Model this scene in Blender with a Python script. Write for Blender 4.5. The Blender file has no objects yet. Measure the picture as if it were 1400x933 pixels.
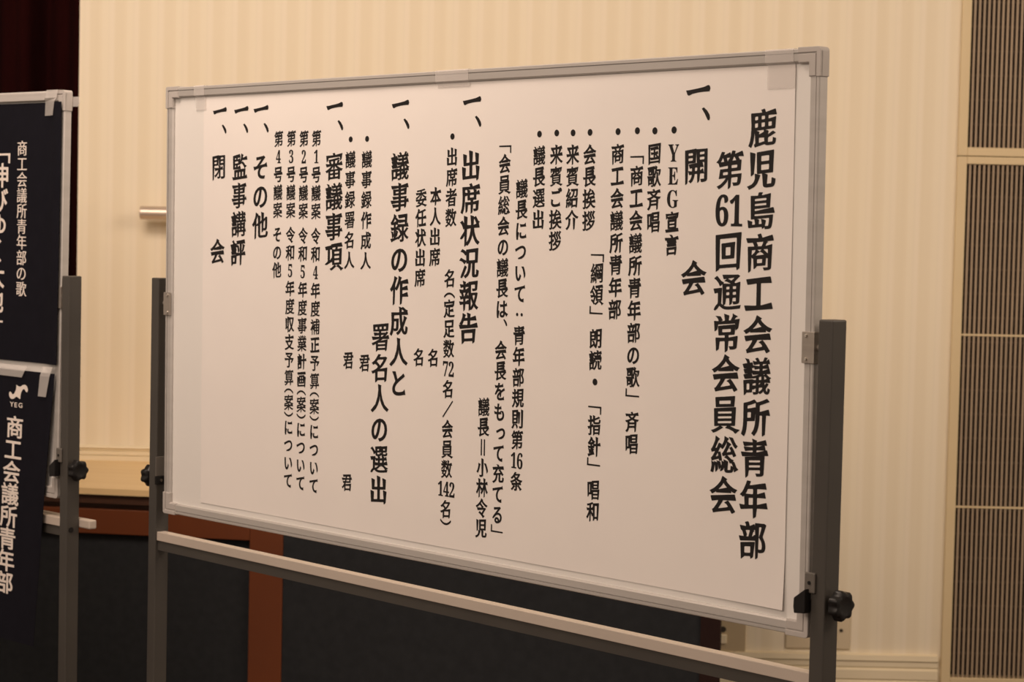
import bpy, bmesh, math, random
from mathutils import Vector, Matrix
from mathutils.geometry import delaunay_2d_cdt

random.seed(7)
S = bpy.context.scene
COL = S.collection
PI = math.pi

# ------------------------------------------------------------------ camera
PITCH, ROLL, FPX = 0.05475, 0.02195, 3040.0
EYE = Vector((0, 0, 1.5))
cF = Vector((0, math.cos(PITCH), -math.sin(PITCH)))
cU0 = Vector((0, math.sin(PITCH), math.cos(PITCH)))
cR0 = Vector((1, 0, 0))
cR = math.cos(ROLL) * cR0 + math.sin(ROLL) * cU0
cU = math.cos(ROLL) * cU0 - math.sin(ROLL) * cR0
cam = bpy.data.cameras.new('camera')
cam.sensor_width = 36.0
cam.lens = FPX / 1400 * 36.0
cam.clip_start = 0.05
cam.dof.use_dof = True
cam.dof.focus_distance = 3.95
cam.dof.aperture_fstop = 9.0
camo = bpy.data.objects.new('camera', cam)
camo.matrix_world = Matrix(((cR.x, cU.x, -cF.x, 0), (cR.y, cU.y, -cF.y, 0), (cR.z, cU.z, -cF.z, EYE.z), (0, 0, 0, 1)))
COL.objects.link(camo)
S.camera = camo

# ------------------------------------------------------------------ light
S.view_settings.view_transform = 'Standard'
S.view_settings.look = 'None'
S.view_settings.gamma = 1.0
S.view_settings.use_curve_mapping = False
S.view_settings.exposure = 0.0
W = bpy.data.worlds.new('room_glow')
S.world = W
W.use_nodes = True
W.node_tree.nodes['Background'].inputs[0].default_value = (1.0, 0.80, 0.62, 1)
W.node_tree.nodes['Background'].inputs[1].default_value = 0.37


def area(name, loc, target, size, energy, color, sy=None):
    l = bpy.data.lights.new(name, 'AREA')
    l.energy = energy
    l.color = color
    l.shape = 'RECTANGLE'
    l.size = size
    l.size_y = sy or size
    o = bpy.data.objects.new(name, l)
    o.location = loc
    o.rotation_euler = (Vector(target) - Vector(loc)).to_track_quat('-Z', 'Y').to_euler()
    COL.objects.link(o)
    return o


area('hall_ceiling_light', (-2.6, 0.6, 3.5), (-0.2, 4.2, 1.2), 4.0, 122, (1.0, 0.80, 0.655), 2.4)
area('side_ceiling_light', (3.3, 3.0, 3.5), (0.5, 7.1, 1.3), 2.4, 100, (1.0, 0.80, 0.64), 2.0)
area('stage_light', (-1.3, 3.7, 3.6), (-1.15, 7.1, 0.3), 1.4, 82, (1.0, 0.80, 0.66), 1.0)

# ------------------------------------------------------------------ materials


def newmat(name, color, rough=0.6, metal=0.0, spec=0.5):
    m = bpy.data.materials.new(name)
    m.use_nodes = True
    b = m.node_tree.nodes['Principled BSDF']
    b.inputs['Base Color'].default_value = (*color, 1)
    b.inputs['Roughness'].default_value = rough
    b.inputs['Metallic'].default_value = metal
    b.inputs['Specular IOR Level'].default_value = spec
    return m


def noisy(name, c1, c2, scale=(8, 8, 8), rough=0.6, metal=0.0, bump=0.0, spec=0.5, detail=4.0):
    m = newmat(name, c1, rough, metal, spec)
    nt = m.node_tree
    N, L = nt.nodes, nt.links
    tc = N.new('ShaderNodeTexCoord')
    mp = N.new('ShaderNodeMapping')
    mp.inputs['Scale'].default_value = scale
    nz = N.new('ShaderNodeTexNoise')
    nz.inputs['Scale'].default_value = 1.0
    nz.inputs['Detail'].default_value = detail
    cr = N.new('ShaderNodeValToRGB')
    cr.color_ramp.elements[0].position = 0.3
    cr.color_ramp.elements[1].position = 0.7
    cr.color_ramp.elements[0].color = (*c1, 1)
    cr.color_ramp.elements[1].color = (*c2, 1)
    L.new(tc.outputs['Object'], mp.inputs[0])
    L.new(mp.outputs[0], nz.inputs['Vector'])
    L.new(nz.outputs['Fac'], cr.inputs[0])
    L.new(cr.outputs[0], N['Principled BSDF'].inputs['Base Color'])
    if bump:
        bp = N.new('ShaderNodeBump')
        bp.inputs['Strength'].default_value = bump
        bp.inputs['Distance'].default_value = 0.002
        L.new(nz.outputs['Fac'], bp.inputs['Height'])
        L.new(bp.outputs[0], N['Principled BSDF'].inputs['Normal'])
    return m


def wallpaper_mat():
    m = newmat('striped_wallpaper', (0.8, 0.7, 0.5), 0.62, 0, 0.35)
    nt = m.node_tree
    N, L = nt.nodes, nt.links
    tc = N.new('ShaderNodeTexCoord')
    sx = N.new('ShaderNodeSeparateXYZ')
    L.new(tc.outputs['Object'], sx.inputs[0])
    dv = N.new('ShaderNodeMath'); dv.operation = 'MULTIPLY'; dv.inputs[1].default_value = 1 / 0.078
    L.new(sx.outputs['X'], dv.inputs[0])
    fr = N.new('ShaderNodeMath'); fr.operation = 'FRACT'
    L.new(dv.outputs[0], fr.inputs[0])
    cr = N.new('ShaderNodeValToRGB')
    e = cr.color_ramp.elements
    e[0].position = 0.0; e[0].color = (0.80, 0.705, 0.53, 1)
    e[1].position = 1.0; e[1].color = (0.80, 0.705, 0.53, 1)
    for p, c in ((0.10, (0.845, 0.765, 0.60)), (0.26, (0.845, 0.765, 0.60)), (0.32, (0.81, 0.735, 0.585)),
                 (0.40, (0.85, 0.765, 0.62)), (0.50, (0.85, 0.765, 0.62)), (0.60, (0.775, 0.68, 0.505)), (0.86, (0.77, 0.675, 0.50))):
        q = e.new(p); q.color = (*c, 1)
    L.new(fr.outputs[0], cr.inputs[0])
    nz = N.new('ShaderNodeTexNoise'); nz.inputs['Scale'].default_value = 1.0; nz.inputs['Detail'].default_value = 3
    mp = N.new('ShaderNodeMapping'); mp.inputs['Scale'].default_value = (22, 1, 0.35)
    L.new(tc.outputs['Object'], mp.inputs[0]); L.new(mp.outputs[0], nz.inputs['Vector'])
    mx = N.new('ShaderNodeMix'); mx.data_type = 'RGBA'
    L.new(nz.outputs['Fac'], mx.inputs['Factor'])
    mx.inputs['B'].default_value = (0.825, 0.735, 0.57, 1)
    L.new(cr.outputs[0], mx.inputs['A'])
    L.new(mx.outputs['Result'], N['Principled BSDF'].inputs['Base Color'])
    return m


M = {}
M['wallpaper'] = wallpaper_mat()
M['cream_paint'] = noisy('cream_painted_wood', (0.80, 0.70, 0.50), (0.84, 0.74, 0.54), (3, 3, 3), 0.45)
M['vent_paint'] = noisy('vent_frame_paint', (0.66, 0.53, 0.32), (0.70, 0.57, 0.35), (3, 3, 3), 0.5)
M['slat'] = noisy('vent_slat_paint', (0.33, 0.25, 0.17), (0.39, 0.295, 0.20), (9, 9, 2), 0.6)
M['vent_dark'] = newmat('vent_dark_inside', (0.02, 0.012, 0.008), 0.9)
M['vent_inner'] = newmat('vent_inner_bars', (0.10, 0.065, 0.04), 0.8)
M['carpet'] = noisy('dark_carpet', (0.06, 0.04, 0.03), (0.10, 0.065, 0.05), (60, 60, 60), 0.95, bump=0.3)
M['ceiling'] = noisy('ceiling_paint', (0.75, 0.70, 0.60), (0.78, 0.73, 0.63), (3, 3, 3), 0.8)
M['stage_wood'] = noisy('pale_stage_floorboards', (0.79, 0.575, 0.30), (0.84, 0.63, 0.345), (1.5, 20, 1), 0.4)
M['dark_wood'] = noisy('dark_brown_wood', (0.050, 0.020, 0.010), (0.065, 0.026, 0.013), (2, 20, 30), 0.5)
M['red_wood'] = noisy('reddish_brown_wood', (0.125, 0.030, 0.006), (0.155, 0.037, 0.007), (3, 20, 3), 0.5)
M['navy_panel'] = noisy('dark_navy_panel', (0.018, 0.0195, 0.0225), (0.023, 0.025, 0.028), (40, 40, 40), 0.85, spec=0.2)
M['end_trim'] = noisy('dark_maroon_trim', (0.018, 0.007, 0.006), (0.024, 0.009, 0.007), (10, 10, 4), 0.7, spec=0.2)
M['velvet'] = noisy('maroon_velvet', (0.014, 0.0012, 0.0012), (0.019, 0.0016, 0.0016), (15, 15, 3), 0.95, spec=0.1)
M['silver'] = noisy('satin_aluminium', (0.47, 0.445, 0.42), (0.53, 0.50, 0.475), (2, 2, 40), 0.42, 0.3)
M['cap_grey'] = noisy('grey_corner_plastic', (0.42, 0.39, 0.365), (0.46, 0.425, 0.40), (12, 12, 12), 0.5)
M['board_white'] = noisy('whiteboard_enamel', (0.735, 0.71, 0.68), (0.765, 0.74, 0.71), (1.5, 1.5, 1.5), 0.3)
M['post_grey'] = noisy('dark_grey_powder_coat', (0.050, 0.045, 0.040), (0.060, 0.054, 0.047), (6, 6, 6), 0.42)
M['bracket'] = noisy('brushed_steel_bracket', (0.36, 0.32, 0.285), (0.42, 0.375, 0.33), (4, 4, 90), 0.4, 0.6)
M['clamp_grey'] = noisy('grey_clamp_plate', (0.11, 0.10, 0.088), (0.13, 0.115, 0.10), (8, 8, 8), 0.5)
M['screw'] = newmat('bright_screw', (0.75, 0.70, 0.64), 0.25, 1.0)
M['black_plastic'] = newmat('black_plastic', (0.009, 0.008, 0.008), 0.42, 0, 0.35)
M['cream_tray'] = noisy('cream_tray_enamel', (0.46, 0.40, 0.345), (0.50, 0.43, 0.37), (4, 4, 4), 0.4)
M['paper'] = noisy('white_poster_paper', (0.785, 0.74, 0.71), (0.80, 0.755, 0.72), (6, 6, 6), 0.7, bump=0.6, spec=0.25, detail=2.0)
M['ink'] = newmat('black_print', (0.010, 0.008, 0.008), 0.6, 0, 0.3)
M['navy_cloth'] = noisy('navy_banner_cloth', (0.0055, 0.0052, 0.0095), (0.007, 0.0066, 0.0115), (30, 30, 30), 0.9, spec=0.15)
M['cloth_print'] = newmat('white_cloth_print', (0.78, 0.70, 0.64), 0.8)
M['steel_rail'] = newmat('satin_steel_handrail', (0.60, 0.50, 0.42), 0.36, 0.6)
M['plate_brass'] = noisy('beige_wall_plate', (0.52, 0.42, 0.27), (0.57, 0.46, 0.30), (5, 5, 5), 0.45, 0.2)
M['plate_pale'] = noisy('pale_beige_plate', (0.62, 0.52, 0.36), (0.66, 0.555, 0.39), (5, 5, 5), 0.5)
M['socket_dark'] = newmat('dark_socket', (0.025, 0.018, 0.012), 0.6)
M['rubber'] = newmat('dark_caster_rubber', (0.02, 0.02, 0.02), 0.7)


def tape_mat():
    m = bpy.data.materials.new('frosted_clear_tape')
    m.use_nodes = True
    nt = m.node_tree
    N, L = nt.nodes, nt.links
    b = N['Principled BSDF']
    b.inputs['Base Color'].default_value = (0.80, 0.76, 0.73, 1)
    b.inputs['Roughness'].default_value = 0.35
    t = N.new('ShaderNodeBsdfTransparent')
    mx = N.new('ShaderNodeMixShader')
    mx.inputs[0].default_value = 0.3
    L.new(t.outputs[0], mx.inputs[1]); L.new(b.outputs[0], mx.inputs[2])
    L.new(mx.outputs[0], N['Material Output'].inputs[0])
    return m


M['tape'] = tape_mat()

# ------------------------------------------------------------------ helpers


class MB:
    def __init__(self):
        self.bm = bmesh.new()

    def box(self, x0, x1, y0, y1, z0, z1, bevel=0.0, seg=2):
        r = bmesh.ops.create_cube(self.bm, size=1.0)
        vs = r['verts']
        bmesh.ops.scale(self.bm, vec=(x1 - x0, y1 - y0, z1 - z0), verts=vs)
        bmesh.ops.translate(self.bm, vec=((x0 + x1) / 2, (y0 + y1) / 2, (z0 + z1) / 2), verts=vs)
        if bevel:
            es = list({e for v in vs for e in v.link_edges})
            bmesh.ops.bevel(self.bm, geom=es, offset=bevel, segments=seg, profile=0.5, affect='EDGES')
        return self

    def prism(self, pts, f0, f1):
        """pts: 2-D outline; f0/f1 map (a, b) to the 3-D start and end."""
        A = [self.bm.verts.new(f0(*p)) for p in pts]
        B = [self.bm.verts.new(f1(*p)) for p in pts]
        n = len(pts)
        for i in range(n):
            self.bm.faces.new((A[i], A[(i + 1) % n], B[(i + 1) % n], B[i]))
        self.bm.faces.new(A[::-1]); self.bm.faces.new(B)
        return self

    def cyl(self, p0, p1, r, seg=24, r2=None):
        p0, p1 = Vector(p0), Vector(p1)
        d = p1 - p0
        rr = bmesh.ops.create_cone(self.bm, cap_ends=True, segments=seg, radius1=r, radius2=r if r2 is None else r2, depth=d.length)
        q = d.to_track_quat('Z', 'Y').to_matrix().to_4x4()
        bmesh.ops.transform(self.bm, matrix=Matrix.Translation((p0 + p1) / 2) @ q, verts=rr['verts'])
        return self

    def build(self, name, mat, parent=None, smooth=False, bevel=0.0):
        bmesh.ops.recalc_face_normals(self.bm, faces=self.bm.faces)
        me = bpy.data.meshes.new(name)
        self.bm.to_mesh(me); self.bm.free()
        me.materials.append(mat)
        o = bpy.data.objects.new(name, me)
        COL.objects.link(o)
        if parent:
            o.parent = parent
        if smooth:
            for p in me.polygons:
                p.use_smooth = True
            me.set_sharp_from_angle(angle=math.radians(40))
        if bevel:
            md = o.modifiers.new('edge', 'BEVEL'); md.width = bevel; md.segments = 2; md.limit_method = 'ANGLE'
        return o


def empty(name, loc=(0, 0, 0), rz=0.0):
    o = bpy.data.objects.new(name, None)
    o.empty_display_size = 0.1
    o.location = loc; o.rotation_euler = (0, 0, rz)
    COL.objects.link(o)
    return o


def tag(o, label=None, cat=None, group=None, kind=None):
    if label: o['label'] = label
    if cat: o['category'] = cat
    if group: o['group'] = group
    if kind: o['kind'] = kind
    return o


def setting(o, label, cat):
    return tag(o, label, cat, None, 'structure')


# ------------------------------------------------------------------ the room
WY = 7.1            # front of the back wall
WX0, WX1 = -1.394, 1.4035
setting(MB().box(-7, 6, -3, 10, -0.1, 0).build('floor', M['carpet']), 'dark brown carpet floor of the hall below the stage', 'floor')
setting(MB().box(-7, 6, -3, 10, 3.9, 4.0).build('ceiling', M['ceiling']), 'plain off white hall ceiling above the stage wall', 'ceiling')
setting(MB().box(WX0, WX1, WY, WY + 0.16, 0, 3.9).build('wall_back', M['wallpaper']), 'cream striped wallpaper wall behind the whiteboards', 'wall')
setting(MB().box(1.34 + 0.98, 6, WY, WY + 0.16, 0, 3.9).build('wall_right', M['wallpaper']), 'cream striped wall beyond the slatted vents', 'wall')
setting(MB().box(-7, 6, 9.0, 9.1, 0, 3.9).build('wall_stage', M['vent_dark']), 'dark wall at the back of the stage', 'wall')


def baseboard(name, x0, x1, z0, h, label):
    b = MB()
    # profile (depth, height) from top lip to foot
    k = h / 0.128
    pr = [(0, h), (-0.016, h - 0.003 * k), (-0.018, h - 0.020 * k), (-0.012, h - 0.024 * k), (-0.012, h - 0.040 * k),
          (-0.008, h - 0.046 * k), (-0.015, h - 0.052 * k), (-0.015, h - 0.080 * k), (-0.010, h - 0.085 * k), (-0.015, h - 0.091 * k), (-0.015, 0), (0, 0)]
    b.prism(pr, lambda a, c: (x0, WY + a, z0 + c), lambda a, c: (x1, WY + a, z0 + c))
    return setting(b.build(name, M['cream_paint']), label, 'baseboard')


baseboard('baseboard_right', 0.64, 1.392, 0.0, 0.128, 'moulded cream baseboard along the foot of the striped wall')
baseboard('baseboard_left', WX0, 0.60, 0.70, 0.048, 'low cream baseboard where the wall meets the stage floor')

# slatted vents at the right of the wall


def vent(name, z0, z1, bars, label):
    x0, x1 = 1.4036, 2.30
    st = 0.030
    yf = WY - 0.012
    root = empty(name, ((x0 + x1) / 2, WY, z0))
    tag(root, label, 'vent', 'slatted vents beside the striped wall')
    ox, oz = -(x0 + x1) / 2, -z0
    oy = -WY

    def bx(mb, a, b, c, d, e, f, **k):
        return mb.box(a + ox, b + ox, c + oy, d + oy, e + oz, f + oz, **k)
    f = MB()
    bx(f, x0, x0 + st, yf, yf + 0.05, z0, z1, bevel=0.002)
    bx(f, x1 - st, x1, yf, yf + 0.05, z0, z1, bevel=0.002)
    bx(f, x0 + st, x1 - st, yf, yf + 0.05, z0, z0 + 0.027, bevel=0.002)
    bx(f, x0 + st, x1 - st, yf, yf + 0.05, z1 - 0.024, z1, bevel=0.002)
    f.build('vent_frame', M['vent_paint'], root)
    s = MB()
    p = 0.0149
    x = x0 + st + 0.0085
    while x < x1 - st - 0.004:
        bx(s, x, x + 0.0066, yf + 0.007, yf + 0.013, z0 + 0.027, z1 - 0.024)
        x += p
    s.build('slats', M['slat'], root)
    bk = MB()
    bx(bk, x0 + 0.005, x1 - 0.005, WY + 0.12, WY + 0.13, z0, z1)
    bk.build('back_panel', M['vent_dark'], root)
    fb = MB()
    z = z0 + 0.1
    while z < z1 - 0.05:
        bx(fb, x0 + st, x1 - st, yf + 0.030, yf + 0.034, z, z + 0.004)
        z += 0.0775
    fb.build('backing_bars', M['vent_inner'], root)
    for z in bars:
        b = MB()
        bx(b, x0 + st, x1 - st, yf + 0.004, yf + 0.012, z - 0.003, z + 0.003)
        b.build('crossbar', M['vent_paint'], root)
    return root


vent('vent_grille', 1.733, 3.88, [2.32, 2.9], 'upper slatted cream vent above the panel joint by striped wall')
vent('vent_grille', 0.03, 1.731, [1.163, 0.610], 'tall lower slatted vent with two crossbars beside striped wall')

# wall plates low on the wall
r = empty('wall_plate', (0.715, WY, 0.10))
tag(r, 'beige metal wall plate with a round socket and pale switch by stage end', 'wall plate')
MB().box(-0.058, 0.058, -0.010, 0, 0, 0.155, bevel=0.003).build('plate', M['plate_brass'], r)
MB().cyl((-0.016, -0.016, 0.098), (-0.016, -0.004, 0.098), 0.0095, 20).build('socket', M['socket_dark'], r, True)
MB().box(-0.024, -0.004, -0.020, -0.006, 0.052, 0.082, bevel=0.003).build('switch', M['cream_paint'], r)
MB().cyl((0.022, -0.013, 0.022), (0.022, -0.006, 0.022), 0.0045, 12).build('screw', M['socket_dark'], r)
r = empty('wall_plate', (1.005, WY, 0.140))
tag(r, 'wide beige wall plate behind the right post of the white board', 'wall plate')
MB().box(-0.104, 0.104, -0.008, 0, 0, 0.118, bevel=0.003).build('plate', M['plate_pale'], r)
for sx in (-0.074, 0.074):
    MB().cyl((sx, -0.011, 0.062), (sx, -0.005, 0.062), 0.0055, 12).build('screw', M['socket_dark'], r)

# handrail on the wall
r = empty('handrail', (-0.40, WY, 1.49))
tag(r, 'round brushed metal handrail on the striped wall left of the white board', 'handrail')
b = MB(); b.cyl((-0.781, -0.075, 0.005), (0.80, -0.075, 0.005), 0.0212, 32)
b.build('rail', M['steel_rail'], r, True, 0.002)
for sx in (-0.55, 0.0, 0.55):
    b = MB(); b.cyl((sx, -0.075, -0.01), (sx, -0.075, -0.05), 0.007, 12); b.cyl((sx, -0.075, -0.047), (sx, 0, -0.047), 0.007, 12); b.cyl((sx, -0.006, -0.047), (sx, 0, -0.047), 0.028, 20)
    b.build('rail_bracket', M['steel_rail'], r, True)

# ------------------------------------------------------------------ the stage
SZ = 0.70
YAW_S = math.radians(-9)
sroot = empty('stage_platform', (-1.14, 6.37, 0), YAW_S)
tag(sroot, 'raised stage with pale wood top, brown timber trim and dark navy front panels', 'stage')
# local x along the front edge, local y backwards
inv = Matrix.Rotation(-YAW_S, 3, 'Z')


def loc2(x, y):
    v = inv @ Vector((x + 1.14, y - 6.37, 0))
    return v.x, v.y


XE = 1.755          # right end of the front, local x
top = [(-5.2, -0.012), (XE, -0.012), loc2(0.62, WY - 0.001), loc2(WX0 - 0.001, WY - 0.001), loc2(WX0 - 0.001, 8.9), loc2(-6.6, 8.9)]
MB().prism(top, lambda a, c: (a, c, SZ - 0.018), lambda a, c: (a, c, SZ)).build('stage_floor', M['stage_wood'], sroot)
MB().box(-5.2, XE, 0.0, 0.03, SZ - 0.045, SZ - 0.018).build('nosing', M['dark_wood'], sroot)
MB().box(-5.2, XE, 0.022, 0.05, SZ - 0.062, SZ - 0.045).build('shadow_gap', M['dark_wood'], sroot)
XS = 0.505          # right edge of the upright
MB().box(-5.2, XS - 0.098, 0.006, 0.04, 0.566, SZ - 0.062, bevel=0.002).build('timber_rail', M['red_wood'], sroot)
MB().box(XS - 0.098, XS, 0.006, 0.04, 0.0, SZ - 0.062, bevel=0.002).build('timber_upright', M['red_wood'], sroot)
MB().box(-5.2, XS - 0.098, 0.026, 0.05, 0.0, 0.566).build('front_panel', M['navy_panel'], sroot)
MB().box(XS, XE - 0.055, 0.012, 0.05, 0.0, SZ - 0.062).build('front_panel', M['navy_panel'], sroot)
MB().box(XE - 0.055, XE, 0.006, 0.05, 0.0, SZ - 0.045).build('end_trim', M['end_trim'], sroot)
e2 = loc2(0.62, WY - 0.02)
MB().prism([(XE - 0.03, 0.05), (XE, 0.05), e2, (e2[0] - 0.03, e2[1])], lambda a, c: (a, c, 0), lambda a, c: (a, c, SZ - 0.018)).build('end_panel', M['end_trim'], sroot)

# curtain behind the wall edge
b = MB()
n = 420
rows = []
for i in range(n + 1):
    x = -5.2 + (5.2 - 1.20) * i / n
    ph = x * 2 * PI / 0.205
    y = 7.52 + 0.045 * math.sin(ph + 0.6 * math.sin(x * 5.1)) + 0.018 * math.sin(2.3 * ph + 1.0)
    rows.append((b.bm.verts.new((x, y, SZ)), b.bm.verts.new((x, y + 0.012 * math.sin(x * 9), 3.6))))
for i in range(n):
    b.bm.faces.new((rows[i][0], rows[i + 1][0], rows[i + 1][1], rows[i][1]))
cu = b.build('stage_curtain', M['velvet'], None, True)
sd = cu.modifiers.new('thick', 'SOLIDIFY'); sd.thickness = 0.004
tag(cu, 'dark maroon velvet stage curtain hanging in folds behind the wall edge', 'curtain')

# ------------------------------------------------------------------ whiteboards on stands
BW, BH = 1.81, 0.91


def tilt_matrix(tilt, lean, zc):
    k = Vector((0, 0, 1)); nrm = Vector((0, -1, 0)); u = Vector((1, 0, 0))
    k2 = k * math.cos(tilt) + nrm * math.sin(tilt)
    a = u * math.cos(lean) + k2 * math.sin(lean)
    bb = k2 * math.cos(lean) - u * math.sin(lean)
    yb = bb.cross(a)
    return Matrix(((a.x, yb.x, bb.x, 0), (a.y, yb.y, bb.y, 0), (a.z, yb.z, bb.z, zc), (0, 0, 0, 1)))


RAIL = [(0, 0.018), (0, 0.0015), (0.0015, 0), (0.0062, 0), (0.0062, 0.003), (0.0078, 0.003), (0.0078, 0.0006), (0.0190, 0.0012), (0.0220, 0.0045), (0.0220, 0.018)]


def knob(root, x, side, z):
    b = MB()
    yc = 0.009
    n = 56

    def ring(xx, rr, amp):
        return [b.bm.verts.new((xx, yc + (rr + amp * math.cos(7 * t)) * math.cos(t), z + (rr + amp * math.cos(7 * t)) * math.sin(t))) for t in [2 * PI * i / n for i in range(n)]]
    prof = [(0.006, 0.0155, 0.0), (0.010, 0.0205, 0.0012), (0.012, 0.0222, 0.0022), (0.024, 0.0222, 0.0022), (0.027, 0.0205, 0.0018), (0.0285, 0.0155, 0.0005), (0.0275, 0.0125, 0.0), (0.0275, 0.0002, 0.0)]
    prev = None
    for d, rr, am in prof:
        cur = ring(x + side * d, rr, am)
        if prev:
            for i in range(n):
                b.bm.faces.new((prev[i], prev[(i + 1) % n], cur[(i + 1) % n], cur[i]))
        else:
            b.bm.faces.new(cur)
        prev = cur
    b.bm.faces.new(prev)
    b.cyl((x - side * 0.004, yc, z), (x + side * 0.008, yc, z), 0.008, 16)
    return b.build('clamp_knob', M['black_plastic'], root, True)


def whiteboard(name, cx, cy, yaw, zc, tilt, lean, label, tray_over=0.0, clamp_zs=(0.926, 0.920)):
    root = empty(name, (cx, cy, 0), yaw)
    tag(root, label, 'whiteboard', 'whiteboards on wheeled stands')
    T = tilt_matrix(tilt, lean, zc)

    def part(mb, nm, mat, smooth=False, bevel=0.0):
        o = mb.build(nm, mat, root, smooth, bevel)
        o.matrix_local = T
        return o
    hw, hh = BW / 2, BH / 2
    part(MB().box(-hw + 0.012, hw - 0.012, 0.0075, 0.0155, -hh + 0.012, hh - 0.012), 'writing_surface', M['board_white'])
    e = 0.03
    part(MB().prism(RAIL, lambda w, d: (-hw + e, d, hh - w), lambda w, d: (hw - e, d, hh - w)), 'frame_rail', M['silver'])
    part(MB().prism(RAIL, lambda w, d: (-hw + e, d, -hh + w), lambda w, d: (hw - e, d, -hh + w)), 'frame_rail', M['silver'])
    part(MB().prism(RAIL, lambda w, d: (-hw + w, d, -hh + e), lambda w, d: (-hw + w, d, hh - e)), 'frame_rail', M['silver'])
    part(MB().prism(RAIL, lambda w, d: (hw - w, d, -hh + e), lambda w, d: (hw - w, d, hh - e)), 'frame_rail', M['silver'])
    for sx in (-1, 1):
        for sz in (-1, 1):
            b = MB()
            A = 0.044
            o_ = -0.002

            def L(w, r):
                pts = []
                for i in range(6):
                    t = PI + PI / 2 * i / 5
                    pts.append((o_ + r + r * math.cos(t), o_ + r + r * math.sin(t)))
                return pts + [(A, o_), (A, w), (w, w), (w, A), (o_, A)]
            f = lambda d: (lambda p, q: (sx * (hw - p), d, sz * (hh - q)))
            b.prism(L(0.0228, 0.007), f(0.0005), f(0.0195))
            b.prism(L(0.0065, 0.006), f(-0.0018), f(0.004))
            b.prism([(0.0085, 0.0085), (A - 0.001, 0.0085), (A - 0.001, 0.0215), (0.0215, 0.0215), (0.0215, A - 0.001), (0.0085, A - 0.001)], f(-0.0012), f(0.004))
            part(b, 'corner_cap', M['cap_grey'], False, 0.0008)
    # pivot plates on the side rails, with screws as sub-parts
    for s in (-1, 1):
        b = MB()
        xa, xb = sorted((s * (hw - 0.022), s * (hw + 0.001)))
        b.box(xa, xb, -0.003, 0.0, -0.030, 0.019, bevel=0.0008)
        xa, xb = sorted((s * (hw + 0.0), s * (hw + 0.003)))
        b.box(xa, xb, -0.003, 0.016, -0.030, 0.019, bevel=0.0008)
        b.cyl((s * hw, 0.009, -0.005), (s * (hw + 0.016), 0.009, -0.005), 0.006, 14)
        p = part(b, 'pivot_bracket', M['bracket'])
        for zz in (0.013, -0.0235):
            q = MB()
            q.cyl((s * (hw - 0.013), -0.0055, zz), (s * (hw - 0.013), -0.003, zz), 0.0022, 14, 0.0032)
            q.build('screw', M['screw'], p, True)
    gi, pw = 0.015, 0.028
    for s in (-1, 1):
        clamp_z = clamp_zs[0] if s < 0 else clamp_zs[1]
        xi, xo = s * (hw + gi), s * (hw + gi + pw)
        xa, xb = sorted((xi, xo))
        top_z = zc + 0.044
        MB().box(xa, xb, -0.008, 0.026, 0.085, top_z, bevel=0.0025).build('post', M['post_grey'], root)
        # foot with two casters
        MB().box(xa - 0.004, xb + 0.004, -0.29, 0.31, 0.055, 0.088, bevel=0.004).build('foot', M['post_grey'], root)
        for yy in (-0.26, 0.28):
            b = MB(); xm = (xa + xb) / 2
            b.cyl((xm - 0.012, yy, 0.026), (xm + 0.012, yy, 0.026), 0.026, 20)
            b.cyl((xm, yy, 0.03), (xm, yy, 0.058), 0.007, 10)
            b.build('caster', M['rubber'], root, True)
        knob(root, xo, s, clamp_z)
        # stopper wedge and its grey tab on the inner face
        b = MB()
        wedge = [(0.0, 0.022), (0.0, -0.016), (0.034, -0.018), (0.037, -0.008), (0.036, 0.006)]
        if s > 0:
            b.prism(wedge, lambda a, c: (xi - s * a * 0.62, -0.022, clamp_z + c), lambda a, c: (xi - s * a * 0.62, -0.006, clamp_z + c))
        b.box(min(xi, xi - s * 0.004), max(xi, xi - s * 0.004), -0.012, 0.026, clamp_z - 0.014, clamp_z + 0.004)
        wd = b.build('stopper', M['black_plastic'], root, False, 0.0012)
        if s > 0:
            b = MB()
            xa2, xb2 = xi - 0.010, xi + 0.011
            b.box(xa2, xb2, -0.0125, -0.008, clamp_z + 0.015, clamp_z + 0.047, bevel=0.002)
            tb = b.build('clamp_tab', M['clamp_grey'], root)
            b = MB(); b.cyl(((xa2 + xb2) / 2, -0.0137, clamp_z + 0.031), ((xa2 + xb2) / 2, -0.012, clamp_z + 0.031), 0.003, 12)
            b.build('screw', M['black_plastic'], tb)
        else:
            tb = MB().box(xi, xi + 0.002, -0.010, 0.024, clamp_z + 0.004, clamp_z + 0.046, bevel=0.0008).build('clamp_tab', M['clamp_grey'], root)
            b = MB(); b.cyl((xi + 0.004, 0.002, clamp_z - 0.005), (xi + 0.006, 0.002, clamp_z - 0.005), 0.003, 12)
            b.build('screw', M['screw'], tb, True)
    # tray and the tube beneath it
    xi = hw + gi
    b = MB()
    b.box(-xi, xi, -0.004, 0.018, 0.790, 0.809, bevel=0.001)
    if tray_over:
        b.box(xi - 0.2, xi + tray_over, 0.027, 0.047, 0.788, 0.808, bevel=0.003)
        b.box(xi - 0.2, xi - 0.17, 0.0, 0.03, 0.792, 0.807)
    b.build('tray', M['cream_tray'], root)
    MB().box(-xi, xi, -0.001, 0.020, 0.769, 0.790).build('crossbar', M['post_grey'], root)
    b = MB(); b.cyl((xi + pw - 0.001, 0.004, 0.785), (xi + pw + 0.002, 0.004, 0.785), 0.006, 14); b.build('bolt', M['black_plastic'], root)
    return root, T


MAIN = dict(cx=-0.14023, cy=4.08999, yaw=-0.839038, zc=1.31316, tilt=0.003856, lean=0.005091)
root1, T1 = whiteboard('whiteboard', label='large white board on a grey post stand carrying the printed paper agenda', **MAIN)

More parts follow.
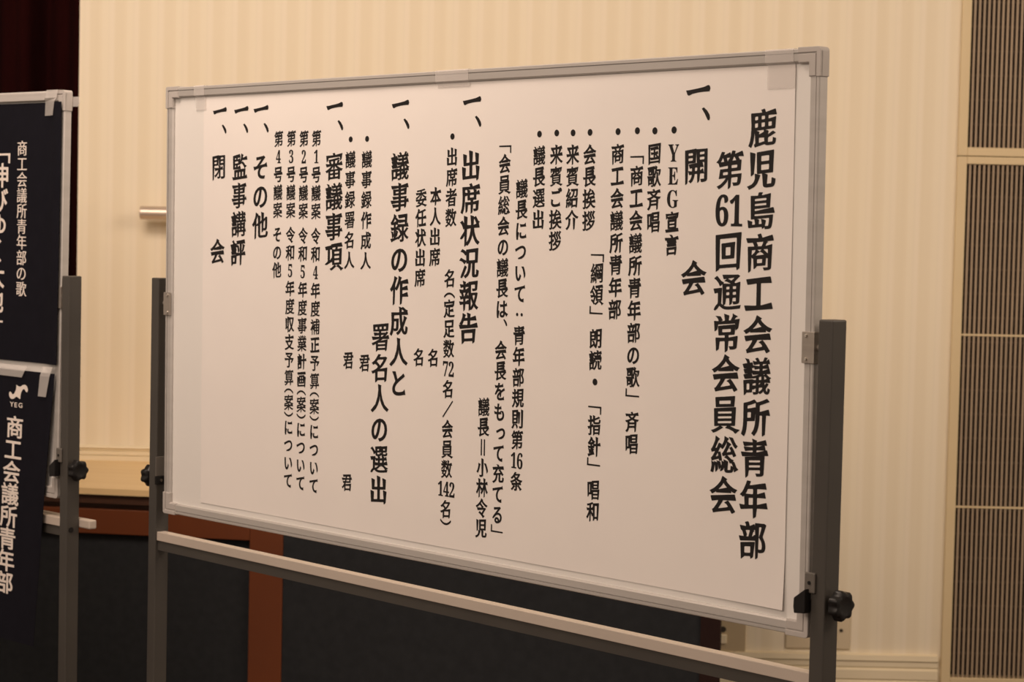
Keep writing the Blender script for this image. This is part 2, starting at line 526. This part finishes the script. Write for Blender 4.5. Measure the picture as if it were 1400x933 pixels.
# second stand, at the left edge of the view
LY = -0.7878
lu = Vector((math.cos(LY), math.sin(LY), 0))
lc = Vector((-1.0095, 4.9643, 0)) - lu * (BW / 2)
LEFT = dict(cx=lc.x, cy=lc.y, yaw=LY, zc=1.7634 - BH / 2, tilt=-0.0099, lean=0.0)
root2, T2 = whiteboard('whiteboard', label='white board at left edge hung with navy cloth banners on dark grey posts', tray_over=0.066, **LEFT)

# ------------------------------------------------------------------ glyphs
_cache = {}


def raw_loops(ch):
    if ch in _cache:
        return _cache[ch]
    cu = bpy.data.curves.new('glyph', 'FONT')
    cu.body = ch; cu.dimensions = '2D'; cu.fill_mode = 'NONE'; cu.resolution_u = 4; cu.size = 1
    o = bpy.data.objects.new('glyph', cu)
    COL.objects.link(o)
    dg = bpy.context.evaluated_depsgraph_get()
    ev = o.evaluated_get(dg)
    me = ev.to_mesh()
    vs = [(v.co.x, v.co.y) for v in me.vertices]
    nxt = {}
    for e in me.edges:
        nxt.setdefault(e.vertices[0], []).append(e.vertices[1])
        nxt.setdefault(e.vertices[1], []).append(e.vertices[0])
    seen, loops = set(), []
    for i in range(len(vs)):
        if i in seen or i not in nxt:
            continue
        lp, cur, prev = [i], i, None
        seen.add(i)
        while True:
            cand = [j for j in nxt[cur] if j != prev and j not in seen]
            if not cand:
                break
            j = min(cand)
            prev, cur = cur, j
            seen.add(j); lp.append(j)
        pts = []
        for j in lp:
            p = vs[j]
            if not pts or (abs(p[0] - pts[-1][0]) + abs(p[1] - pts[-1][1])) > 1e-4:
                pts.append(p)
        if len(pts) > 1 and abs(pts[0][0] - pts[-1][0]) + abs(pts[0][1] - pts[-1][1]) < 1e-4:
            pts.pop()
        if len(pts) > 2:
            loops.append(pts)
    ev.to_mesh_clear()
    bpy.data.objects.remove(o); bpy.data.curves.remove(cu)
    _cache[ch] = loops
    return loops


def s_area(p):
    return 0.5 * sum(p[i][0] * p[(i + 1) % len(p)][1] - p[(i + 1) % len(p)][0] * p[i][1] for i in range(len(p)))


def brush(loops, ex, ey, slant, strokes=True, soft=0.16):
    """grow the outline more across uprights than across bars, raise the bars, and shape stroke ends like a flat brush."""
    if not loops:
        return []
    big = max(loops, key=lambda p: abs(s_area(p)))
    sg = 1 if s_area(big) > 0 else -1
    out = []
    for lp in loops:
        p = lp if sg > 0 else lp[::-1]      # ink lies to the left of the path
        n = len(p)
        disp = [[0.0, 0.0] for _ in range(n)]
        if strokes:
            for i in range(n):
                a, b_ = p[i], p[(i + 1) % n]
                z, c = p[i - 1], p[(i + 2) % n]
                dx, dy = b_[0] - a[0], b_[1] - a[1]
                l = math.hypot(dx, dy)
                if not 0.035 < l < 0.12:
                    continue
                v0 = (a[0] - z[0], a[1] - z[1]); v1 = (c[0] - b_[0], c[1] - b_[1])
                l0, l1 = math.hypot(*v0), math.hypot(*v1)
                if l0 < 0.03 or l1 < 0.03:
                    continue
                s0 = (v0[0] * dy - v0[1] * dx) / (l0 * l); s1 = (dx * v1[1] - dy * v1[0]) / (l * l1)
                if s0 < 0.72 or s1 < 0.72:
                    continue
                nx, ny = dy / l, -dx / l
                ang = math.degrees(math.atan2(ny, nx))
                ia, ib = i, (i + 1) % n
                hi, lo = (ia, ib) if a[1] > b_[1] else (ib, ia)
                lf, rt = (ia, ib) if a[0] < b_[0] else (ib, ia)

                def mv(k, x, y):
                    disp[k][0] += x; disp[k][1] += y
                if -22 < ang < 22:
                    mv(hi, -0.026, 0.058); mv(lo, 0.026, -0.012)
                elif ang > 158 or ang < -158:
                    mv(hi, -0.030, 0.026); mv(lo, 0.024, -0.020)
                elif 62 < ang < 118:
                    mv(lf, -0.036, 0.030); mv(rt, 0.020, -0.026)
                elif -118 < ang < -62:
                    mv(lf, 0.16 * l, -0.030); mv(rt, -0.36 * l, 0.020)
                elif -158 <= ang <= -118:
                    mx_, my_ = (a[0] + b_[0]) / 2 + nx * 0.02, (a[1] + b_[1]) / 2 + ny * 0.02
                    for k in (ia, ib):
                        mv(k, (mx_ - p[k][0]) * 0.78, (my_ - p[k][1]) * 0.78)
                elif -62 <= ang <= -22:
                    mv(hi, 0.055, 0.0); mv(lo, -0.004, -0.034)
                elif 118 <= ang <= 158:
                    mv(lf, -0.02, 0.0); mv(hi, 0.0, 0.012)
            # square shoulders: a bar's far end that turns down is pressed up and out, feet of boxes run on
            for i in range(n):
                a, b_, c = p[i - 1], p[i], p[(i + 1) % n]
                e0 = (b_[0] - a[0], b_[1] - a[1]); e1 = (c[0] - b_[0], c[1] - b_[1])
                l0, l1 = math.hypot(*e0), math.hypot(*e1)
                if l0 < 0.13 or l1 < 0.13:
                    continue
                cr_ = (e0[0] * e1[1] - e0[1] * e1[0]) / (l0 * l1)
                if cr_ < 0.8:
                    continue
                if e0[1] > 0.8 * l0 and e1[0] < -0.8 * l1:        # top right shoulder
                    disp[i][0] += 0.026; disp[i][1] += 0.034
                elif e0[0] < -0.8 * l0 and e1[1] < -0.8 * l1:     # top left
                    disp[i][0] -= 0.022; disp[i][1] += 0.016
        q = []
        for i in range(n):
            a, b_, c = p[i - 1], p[i], p[(i + 1) % n]
            e0 = (b_[0] - a[0], b_[1] - a[1]); e1 = (c[0] - b_[0], c[1] - b_[1])
            l0, l1 = math.hypot(*e0) or 1, math.hypot(*e1) or 1
            n0 = (e0[1] / l0, -e0[0] / l0); n1 = (e1[1] / l1, -e1[0] / l1)
            nx, ny = n0[0] + n1[0], n0[1] + n1[1]
            d2 = max(0.5, (nx * nx + ny * ny) / 2)
            nx, ny = nx / d2, ny / d2
            x, y = b_[0] + disp[i][0] + nx * ex, b_[1] + disp[i][1] + ny * ey
            q.append((x, y + slant * (x - 0.5)))
        if soft:
            r_ = []
            for i in range(len(q)):
                a, b_, c = q[i - 1], q[i], q[(i + 1) % len(q)]
                for w, o_ in ((a, 0), (c, 1)):
                    l = math.hypot(w[0] - b_[0], w[1] - b_[1]) or 1
                    t = min(0.3, 0.014 / l * (soft / 0.16))
                    r_.append((b_[0] + (w[0] - b_[0]) * t, b_[1] + (w[1] - b_[1]) * t))
            q = r_
        out.append(q)
    return out


SERIF = {str(i): chr(0x1D7CE + i) for i in range(10)}
SERIF.update({c: chr(0x1D400 + ord(c) - 65) for c in 'YEG'})
VERT = {'「': '﹁', '」': '﹂', '(': '︵', ')': '︶'}


def bbox(ls):
    xs = [p[0] for l in ls for p in l]; ys = [p[1] for l in ls for p in l]
    return min(xs), max(xs), min(ys), max(ys)


def rect(x0, y0, x1, y1):
    return [(x0, y0), (x1, y0), (x1, y1), (x0, y1)]


def oval(cx, cy, rx, ry, n=20):
    return [(cx + rx * math.cos(2 * PI * i / n), cy + ry * math.sin(2 * PI * i / n)) for i in range(n)]


def glyph(ch, style):
    """loops in an em cell centred on 0,0"""
    ex, ey, sl, st = style
    if ch in SERIF:
        ls = brush(raw_loops(SERIF[ch]), 0.013, 0.005, 0, False, 0.05)
        x0, x1, y0, y1 = bbox(ls)
        if ch in 'YEG':
            kx, ky = 0.80 / 0.72, 0.80 / 0.70
        else:
            kx, ky = 0.94, 1.10
        return [[((x - (x0 + x1) / 2) * kx, (y - (y0 + y1) / 2) * ky) for x, y in l] for l in ls]
    if ch == '・':
        return [oval(0, 0, 0.19, 0.165)]
    if ch == '‥':
        return [oval(-0.19, 0, 0.095, 0.085), oval(0.19, 0, 0.095, 0.085)]
    if ch == '＝':
        return [rect(-0.185, -0.42, -0.075, 0.42), rect(0.075, -0.42, 0.185, 0.42)]
    if ch == '、':
        return [[(0.17, 0.51), (0.25, 0.545), (0.38, 0.46), (0.475, 0.35), (0.505, 0.26), (0.475, 0.195), (0.41, 0.195), (0.355, 0.275), (0.29, 0.37), (0.22, 0.45)]]
    if ch == '一':
        return [[(-0.48, 0.0), (-0.36, 0.005), (0.0, 0.045), (0.22, 0.075), (0.40, 0.125), (0.455, 0.105), (0.485, 0.03), (0.45, -0.05), (0.2, -0.055), (0.0, -0.07), (-0.22, -0.10), (-0.36, -0.145), (-0.42, -0.12)]]
    if ch == '／':
        return [[(-0.48, -0.42), (-0.40, -0.47), (0.48, 0.42), (0.41, 0.47)]]
    if ch == '「':
        return [[(-0.5, -0.205), (0.42, -0.205), (0.42, -0.50), (0.52, -0.51), (0.53, -0.12), (-0.5, -0.13)]]
    if ch == '」':
        return [[(0.5, 0.205), (-0.42, 0.205), (-0.42, 0.50), (-0.52, 0.51), (-0.53, 0.12), (0.5, 0.13)]]
    if ch in VERT:
        ls = brush(raw_loops(VERT[ch]), 0.018, 0.018, 0, False, 0.08)
    else:
        raw = raw_loops(ch)
        per = sum(math.hypot(l[i][0] - l[i - 1][0], l[i][1] - l[i - 1][1]) for l in raw for i in range(len(l)))
        kw = max(0.42, min(1.15, 9.5 / per)) if st else 1.0
        kana = '\u3040' <= ch <= '\u30ff'
        ls = brush(raw, ex * kw, ey + 0.010 if kana and st else ey * kw, sl, st)
    sx, sy = (0.13, 0.08) if ch == 'っ' else (0.0, 0.0)
    return [[(x - 0.5 + sx, y - 0.38 + sy) for x, y in l] for l in ls]


def fill(loops_list):
    """triangles inside closed outlines, by winding number, so crossing outlines stay solid"""
    pts, edges = [], []
    for l in loops_list:
        o_ = len(pts)
        pts += [Vector(p) for p in l]
        edges += [(o_ + i, o_ + (i + 1) % len(l)) for i in range(len(l))]
    V, _e, T, *_ = delaunay_2d_cdt(pts, edges, [], 0, 1e-6)
    Fc = []
    for t in T:
        cx = sum(V[k].x for k in t) / 3; cy = sum(V[k].y for k in t) / 3
        w = 0
        for a, b_ in edges:
            p, q = pts[a], pts[b_]
            if (p.y <= cy) != (q.y <= cy):
                side = (q.x - p.x) * (cy - p.y) - (cx - p.x) * (q.y - p.y)
                if p.y <= cy and side > 0:
                    w += 1
                elif p.y > cy and side < 0:
                    w -= 1
        if w > 0:
            Fc.append(tuple(t))
    return [(v.x, v.y) for v in V], Fc


_filled = {}


def filled_glyph(ch, style):
    k = (ch, style)
    if k not in _filled:
        ls = glyph(ch, style)
        tot = sum(s_area(l) for l in ls)
        if tot < 0:
            ls = [l[::-1] for l in ls]
        _filled[k] = fill(ls)
    return _filled[k]


def tokens(s):
    i, out = 0, []
    while i < len(s):
        if s[i] == '{':
            j = s.index('}', i)
            out.append(s[i + 1:j]); i = j + 1
        else:
            out.append(s[i]); i += 1
    return out


def column(s, u0, v0, u1, pitch, ex, ey, style, half=0.5, space=1.0):
    """vertical text from cell centre (u0, v0) in mm; u1 = where the column would stand 700 mm lower. Returns V, F in mm."""
    V, Fc = [], []
    pos, first = 0.0, True
    for t in tokens(s):
        adv = half if t in '()' and len(t) == 1 else (space if t == '　' else 1.0)
        if not first:
            pos += adv / 2
        first = False
        v = v0 - pos * pitch
        u = u0 + (u1 - u0) * (pos * pitch / 700)
        pos += adv / 2
        if t == '　':
            continue
        for k, c in enumerate(t):
            a, f = filled_glyph(c, style)
            dx = (k - (len(t) - 1) / 2) * 0.515 if len(t) > 1 else 0.0
            dy = (0.48 - half / 2) if t == '(' else (half / 2 - 0.48) if t == ')' else 0.0
            o_ = len(V)
            V += [(u + (x + dx) * ex, v + (y + dy) * ey) for x, y in a]
            Fc += [tuple(i + o_ for i in q) for q in f]
    return V, Fc


def mesh_obj(name, V, Fc, mat, parent):
    me = bpy.data.meshes.new(name)
    me.from_pydata(V, [], Fc)
    me.materials.append(mat)
    me.update()
    o = bpy.data.objects.new(name, me)
    COL.objects.link(o)
    o.parent = parent
    return o


# ------------------------------------------------------------------ the agenda poster (board coordinates, mm: u right, v up)
PU0, PU1, PV0, PV1 = -774.0, 851.0, -421.0, 432.0


def paper_y(u, v):
    """depth of the paper in metres behind the frame's front; it waves slightly and lifts at the lower right"""
    w = 0.55 * math.sin(u / 95.0 + 0.7) * math.sin(v / 160.0 + 0.4) + 0.5 * math.sin(u / 51.0 + v / 120.0) + 0.5 * math.sin(v / 70.0 + u / 240.0)
    lift = 0.0
    t = max(0.0, (u - 560) / 290.0) * max(0.0, (-v - 300) / 121.0)
    lift += 4.0 * t * t
    edge = max(0.0, (u - 825) / 26.0)
    lift += 0.8 * edge * edge * (0.6 + 0.4 * math.sin(v / 60.0))
    return (6.85 - 0.3 * w - lift) / 1000.0


NU, NV = 130, 70
V, Fc = [], []
for j in range(NV + 1):
    for i in range(NU + 1):
        u = PU0 + (PU1 - PU0) * i / NU
        v = PV0 + (PV1 - PV0) * j / NV
        V.append((u / 1000, paper_y(u, v), v / 1000))
for j in range(NV):
    for i in range(NU):
        a = j * (NU + 1) + i
        Fc.append((a, a + 1, a + NU + 2, a + NU + 1))
poster = mesh_obj('paper_poster', V, Fc, M['paper'], None)
for p in poster.data.polygons:
    p.use_smooth = True
sd = poster.modifiers.new('thick', 'SOLIDIFY'); sd.thickness = 0.0003; sd.offset = 1; sd.use_rim = False
poster.matrix_world = Matrix.Translation((MAIN['cx'], MAIN['cy'], 0)) @ Matrix.Rotation(MAIN['yaw'], 4, 'Z') @ T1
tag(poster, 'white paper agenda printed in vertical black columns taped to the large white board', 'poster')

TITLE = (0.032, 0.010, 0.08, True)
HEAD = (0.030, 0.010, 0.08, True)
BODY = (0.030, 0.014, 0.08, True)
RUNS = [
    ('鹿児島商工会議所青年部', 785, 335, 782, 65.3, 59, 63, TITLE, 0.5, 1),
    ('第{61}回通常会員総会', 717, 270, 717, 65.4, 59, 63, TITLE, 0.5, 1),
    ('一、開　　会', 644, 399, 640, 61.0, 56, 60, HEAD, 0.5, 1),
    ('・YEG宣言', 592, 335.5, 588, 37.6, 31.5, 36, BODY, 0.5, 1),
    ('・国歌斉唱', 548, 335, 548, 37.7, 31.5, 36, BODY, 0.5, 1),
    ('・「商工会議所青年部の歌」斉唱', 507, 336, 507, 37.45, 31.5, 35.5, BODY, 0.5, 1),
    ('・商工会議所青年部', 461, 335.5, 461, 37.4, 31.5, 35.5, BODY, 0.5, 1),
    ('「綱領」朗読・「指針」唱和', 416, 133, 417, 37.1, 31.5, 35.5, BODY, 0.5, 1),
    ('・会長挨拶', 393, 335.5, 394, 37.7, 31.5, 35.5, BODY, 0.5, 1),
    ('・来賓紹介', 351, 335.5, 352, 37.3, 31.5, 35.5, BODY, 0.5, 1),
    ('・来賓ご挨拶', 310, 336, 310, 37.4, 31.5, 35.5, BODY, 0.5, 1),
    ('・議長選出', 266, 335, 268, 37.3, 31.5, 35.5, BODY, 0.5, 1),
    ('議長について‥青年部規則第{16}条', 222, 240, 219, 37.1, 31.5, 35.5, BODY, 0.5, 1),
    ('「会員総会の議長は、会長をもって充てる」', 176, 321, 170, 36.95, 31.5, 35.5, BODY, 0.5, 1),
    ('議長＝小林令児', 129, -153, 121, 36.8, 31.5, 35.5, BODY, 0.5, 1),
    ('一、出席状況報告', 84, 399, 83, 58.8, 53, 57, HEAD, 0.5, 1),
    ('・出席者数　　名(定足数{72}名／会員数{142}名)', 31, 335, 27, 37.0, 31.5, 35, BODY, 0.5, 1),
    ('本人出席　　　　名', -14, 226, -17, 37.3, 31.5, 35, BODY, 0.5, 1),
    ('委任状出席　　　名', -56, 223, -59, 37.1, 31.5, 35, BODY, 0.5, 1),
    ('一、議事録の作成人と', -121, 399, -115, 58.3, 54, 56, HEAD, 0.5, 1),
    ('署名人の選出', -172, -42, -171, 58.4, 54, 56, HEAD, 0.5, 1),
    ('・議事録作成人', -221, 335, -220, 38.8, 32, 34.5, BODY, 0.5, 1),
    ('君', -220, -94, -220, 37, 32, 34.5, BODY, 0.5, 1),
    ('・議事録署名人', -272, 335, -271, 38.8, 32, 34.5, BODY, 0.5, 1),
    ('君　　　　　君', -271, -92, -271, 39.6, 32, 34.5, BODY, 0.5, 1),
    ('一、審議事項', -324, 401, -318, 58.7, 55, 56, HEAD, 0.5, 1),
    ('第1号議案　令和4年度補正予算(案)について', -381, 339, -378, 35.75, 30.5, 33, BODY, 0.4, 0.37),
    ('第2号議案　令和5年度事業計画(案)について', -422, 339, -422, 35.7, 30.5, 33, BODY, 0.4, 0.37),
    ('第3号議案　令和5年度収支予算(案)について', -464, 340, -464, 35.7, 30.5, 33, BODY, 0.4, 0.37),
    ('第4号議案　その他', -507, 340, -512, 35.7, 30.5, 33, BODY, 0.4, 0.37),
    ('一、その他', -569, 402, -565, 59.0, 54, 55, HEAD, 0.5, 1),
    ('一、監事講評', -638, 402, -656, 58.6, 53, 55, HEAD, 0.5, 1),
    ('一、閉　　会', -715, 402, -727, 58.4, 52, 54, HEAD, 0.5, 1),
]
for s, u0, v0, u1, pt, ex, ey, st, hf, sp in RUNS:
    pos, word, start, words = 0.0, '', None, []
    prev = None
    for t in tokens(s):                       # cut the column where it leaves a gap
        adv = hf if t in '()' and len(t) == 1 else (sp if t == '　' else 1.0)
        if prev is not None:
            pos += prev / 2 + adv / 2
        prev = adv
        if t == '　':
            if word:
                words.append((word, start))
            word, start = '', None
            continue
        if not word:
            start = pos
        word += '{%s}' % t if len(t) > 1 else t
    words.append((word, start))
    for wd, p0 in words:
        uu = u0 + (u1 - u0) * p0 * pt / 700
        V, Fc = column(wd, uu, v0 - p0 * pt, uu + (u1 - u0), pt, ex, ey, st, hf, sp)
        o = mesh_obj('text_column', [(x / 1000, paper_y(x, y) - 0.0006, y / 1000) for x, y in V], Fc, M['ink'], poster)


def tape(parent, T, u, v0, v1, w, over, mat, skew=0.0, y0=None, top_v=455.0, name='tape', lift=0.0008):
    """a strip that runs from v0 on the front up over the top of the frame when over is set"""
    path = []
    b0 = 0.0049 if y0 is None else y0
    path.append((v0, b0))
    if over:
        path += [(432.0, 0.0044), (435.5, 0.0004), (447.0, -0.0003), (453.8, -0.0008), (456.0, 0.0006), (456.2, 0.0175)]
    else:
        path.append((v1, b0))
    V, Fc = [], []
    for i, (v, y) in enumerate(path):
        sk = skew * (v0 - v) / 60.0
        for s_ in (-0.5, 0.5):
            V.append(((u + s_ * w - sk) / 1000, y, v / 1000))
    for i in range(len(path) - 1):
        Fc.append((2 * i, 2 * i + 1, 2 * i + 3, 2 * i + 2))
    o = mesh_obj(name, V, Fc, mat, parent)
    m = o.modifiers.new('thick', 'SOLIDIFY'); m.thickness = 0.0002
    return o


tape(poster, None, -783, 405, 0, 38, True, M['tape'])
tape(poster, None, 34, 425, 0, 92, True, M['tape'])
tape(poster, None, 822, 395, 0, 58, True, M['tape'])

# ------------------------------------------------------------------ banners on the left board (mm from its top right corner)
LM = Matrix.Translation((LEFT['cx'], LEFT['cy'], 0)) @ Matrix.Rotation(LEFT['yaw'], 4, 'Z') @ T2
OFF = Matrix.Translation((BW / 2, 0, BH / 2))


def cloth(name, corners, yfun, label, group):
    (a, b_, c, d) = corners      # top left, top right, bottom right, bottom left
    V, Fc = [], []
    n, m = 60, 50
    for j in range(m + 1):
        t = j / m
        for i in range(n + 1):
            s = i / n
            x = (a[0] * (1 - s) + b_[0] * s) * (1 - t) + (d[0] * (1 - s) + c[0] * s) * t
            z = (a[1] * (1 - s) + b_[1] * s) * (1 - t) + (d[1] * (1 - s) + c[1] * s) * t
            V.append((x / 1000, yfun(x, z), z / 1000))
    for j in range(m):
        for i in range(n):
            k = j * (n + 1) + i
            Fc.append((k, k + n + 1, k + n + 2, k + 1))
    o = mesh_obj(name, V, Fc, M['navy_cloth'], None)
    for p in o.data.polygons:
        p.use_smooth = True
    sd = o.modifiers.new('thick', 'SOLIDIFY'); sd.thickness = 0.0006; sd.offset = 0; sd.use_rim = False
    o.matrix_world = LM @ OFF
    tag(o, label, 'banner', group)
    return o


def y_up(x, z):
    return 0.004 - 0.0105 * max(0.0, min(1.0, (x + 64) / 38.0)) - 0.0006 * math.sin(x / 60.0) * math.sin(z / 140.0) - 0.0045 * max(0.0, (-z - 300) / 320.0) * 0.3


def y_low(x, z):
    return -0.0065 - 0.002 * math.sin(x / 45.0 + 0.5) * min(1.0, (-z - 600) / 300.0 + 0.2) - 0.004 * max(0.0, min(1.0, (-z - 640) / 250.0))


ban1 = cloth('banner', [(-900, -24), (-3, -24), (-2, -612), (-900, -618)], y_up, 'upper navy cloth banner with two columns of white lettering taped on left board', 'navy banners on the left board')
ban2 = cloth('banner', [(-1030, -634), (-9, -632), (-71, -1257), (-1090, -1250)], y_low, 'lower navy cloth banner with white emblem hanging crooked below the other banner', 'navy banners on the left board')


def on_cloth(o_parent, VF, yfun, name='text_column', mat=None):
    V, Fc = VF
    return mesh_obj(name, [(x / 1000, yfun(x, y) - 0.0009, y / 1000) for x, y in V], Fc, mat or M['cloth_print'], o_parent)


MINCHO = (0.014, 0.0, 0.0, False)
GOTHIC = (0.020, 0.018, 0.0, False)
on_cloth(ban1, column('商工会議所青年部の歌', -174, -126, -159, 35.7, 44, 37, MINCHO), y_up)
on_cloth(ban1, column('「伸びゆく大地」', -264, -130, -290, 58.0, 76, 60, GOTHIC), y_up)
on_cloth(ban2, column('商工会議所青年部', -164, -764, -216, 51.6, 70, 53, GOTHIC), y_low)
# the emblem: two curved arms crossing in a swoosh
em = [(343, 250), (358, 268), (390, 290), (425, 300), (445, 288), (470, 268), (505, 260), (540, 270), (565, 300), (580, 345), (584, 385), (576, 412), (562, 424), (545, 412), (528, 385), (508, 352),
      (490, 352), (468, 380), (450, 420), (440, 465), (434, 510), (436, 545), (430, 568), (405, 552), (380, 530), (350, 512), (325, 535), (300, 555), (265, 562), (235, 548), (212, 515), (200, 470),
      (200, 425), (212, 405), (230, 402), (250, 425), (265, 455), (285, 462), (305, 445), (325, 405), (338, 360), (345, 310)]
loop = [(-191 + 3.06 * (x / 15.55 - 13), -666 - 1.65 * (y / 15.55 + 510 - 526) + 0.245 * (x / 15.55 - 22)) for x, y in em]
on_cloth(ban2, fill([loop if s_area(loop) > 0 else loop[::-1]]), y_low, 'emblem')
VV, FF = [], []
for k, c in enumerate('YEG'):
    ls = brush(raw_loops(c), 0.018, 0.016, 0, False, 0.05)
    x0, x1, y0, y1 = bbox(ls)
    ls = [[((-179, -163, -144)[k] + (x - (x0 + x1) / 2) * 24, (-712.5, -713, -712.5)[k] + (y - (y0 + y1) / 2) * 15.5) for x, y in l] for l in ls]
    a, f = fill(ls)
    o_ = len(VV)
    VV += a; FF += [tuple(i + o_ for i in q) for q in f]
on_cloth(ban2, (VV, FF), y_low, 'emblem_lettering')


def strip(parent, pts, name='tape', mat=None):
    """tape through a list of (u_left, u_right, v, y_mm) rungs in board-corner millimetres"""
    V, Fc = [], []
    for ul, ur, v, y in pts:
        yl, yr = y if isinstance(y, tuple) else (y, y)
        V += [(ul / 1000, yl / 1000, v / 1000), (ur / 1000, yr / 1000, v / 1000)]
    for i in range(len(pts) - 1):
        Fc.append((2 * i, 2 * i + 1, 2 * i + 3, 2 * i + 2))
    o = mesh_obj(name, V, Fc, mat or M['tape'], parent)
    m = o.modifiers.new('thick', 'SOLIDIFY'); m.thickness = 0.0002
    return o


strip(ban1, [(-82, -36, -54, (2.4, -7.6)), (-78, -30, -22, (0.4, -7.8)), (-70, -23, -15, -7.0), (-66, -19, 3, -5.0), (-64, -17, 3.4, 16)])
strip(ban1, [(-420, -78, -18.5, -2.2), (-420, -74, -2, -2.4), (-420, -74, 1.4, 1), (-420, -74, 1.6, 14)])
strip(ban1, [(-10, 22, -34, 20.4), (-10, 30, -24, 20.2), (-10, 26, -12, 20.4)])
strip(ban2, [(-68, -36, -686, -11.5), (-62, -24, -640, -11), (-58, -20, -618, -6)])
strip(ban2, [(-330, -136, -648, -11.5), (-330, -126, -634, -11), (-330, -120, -622, -7)])
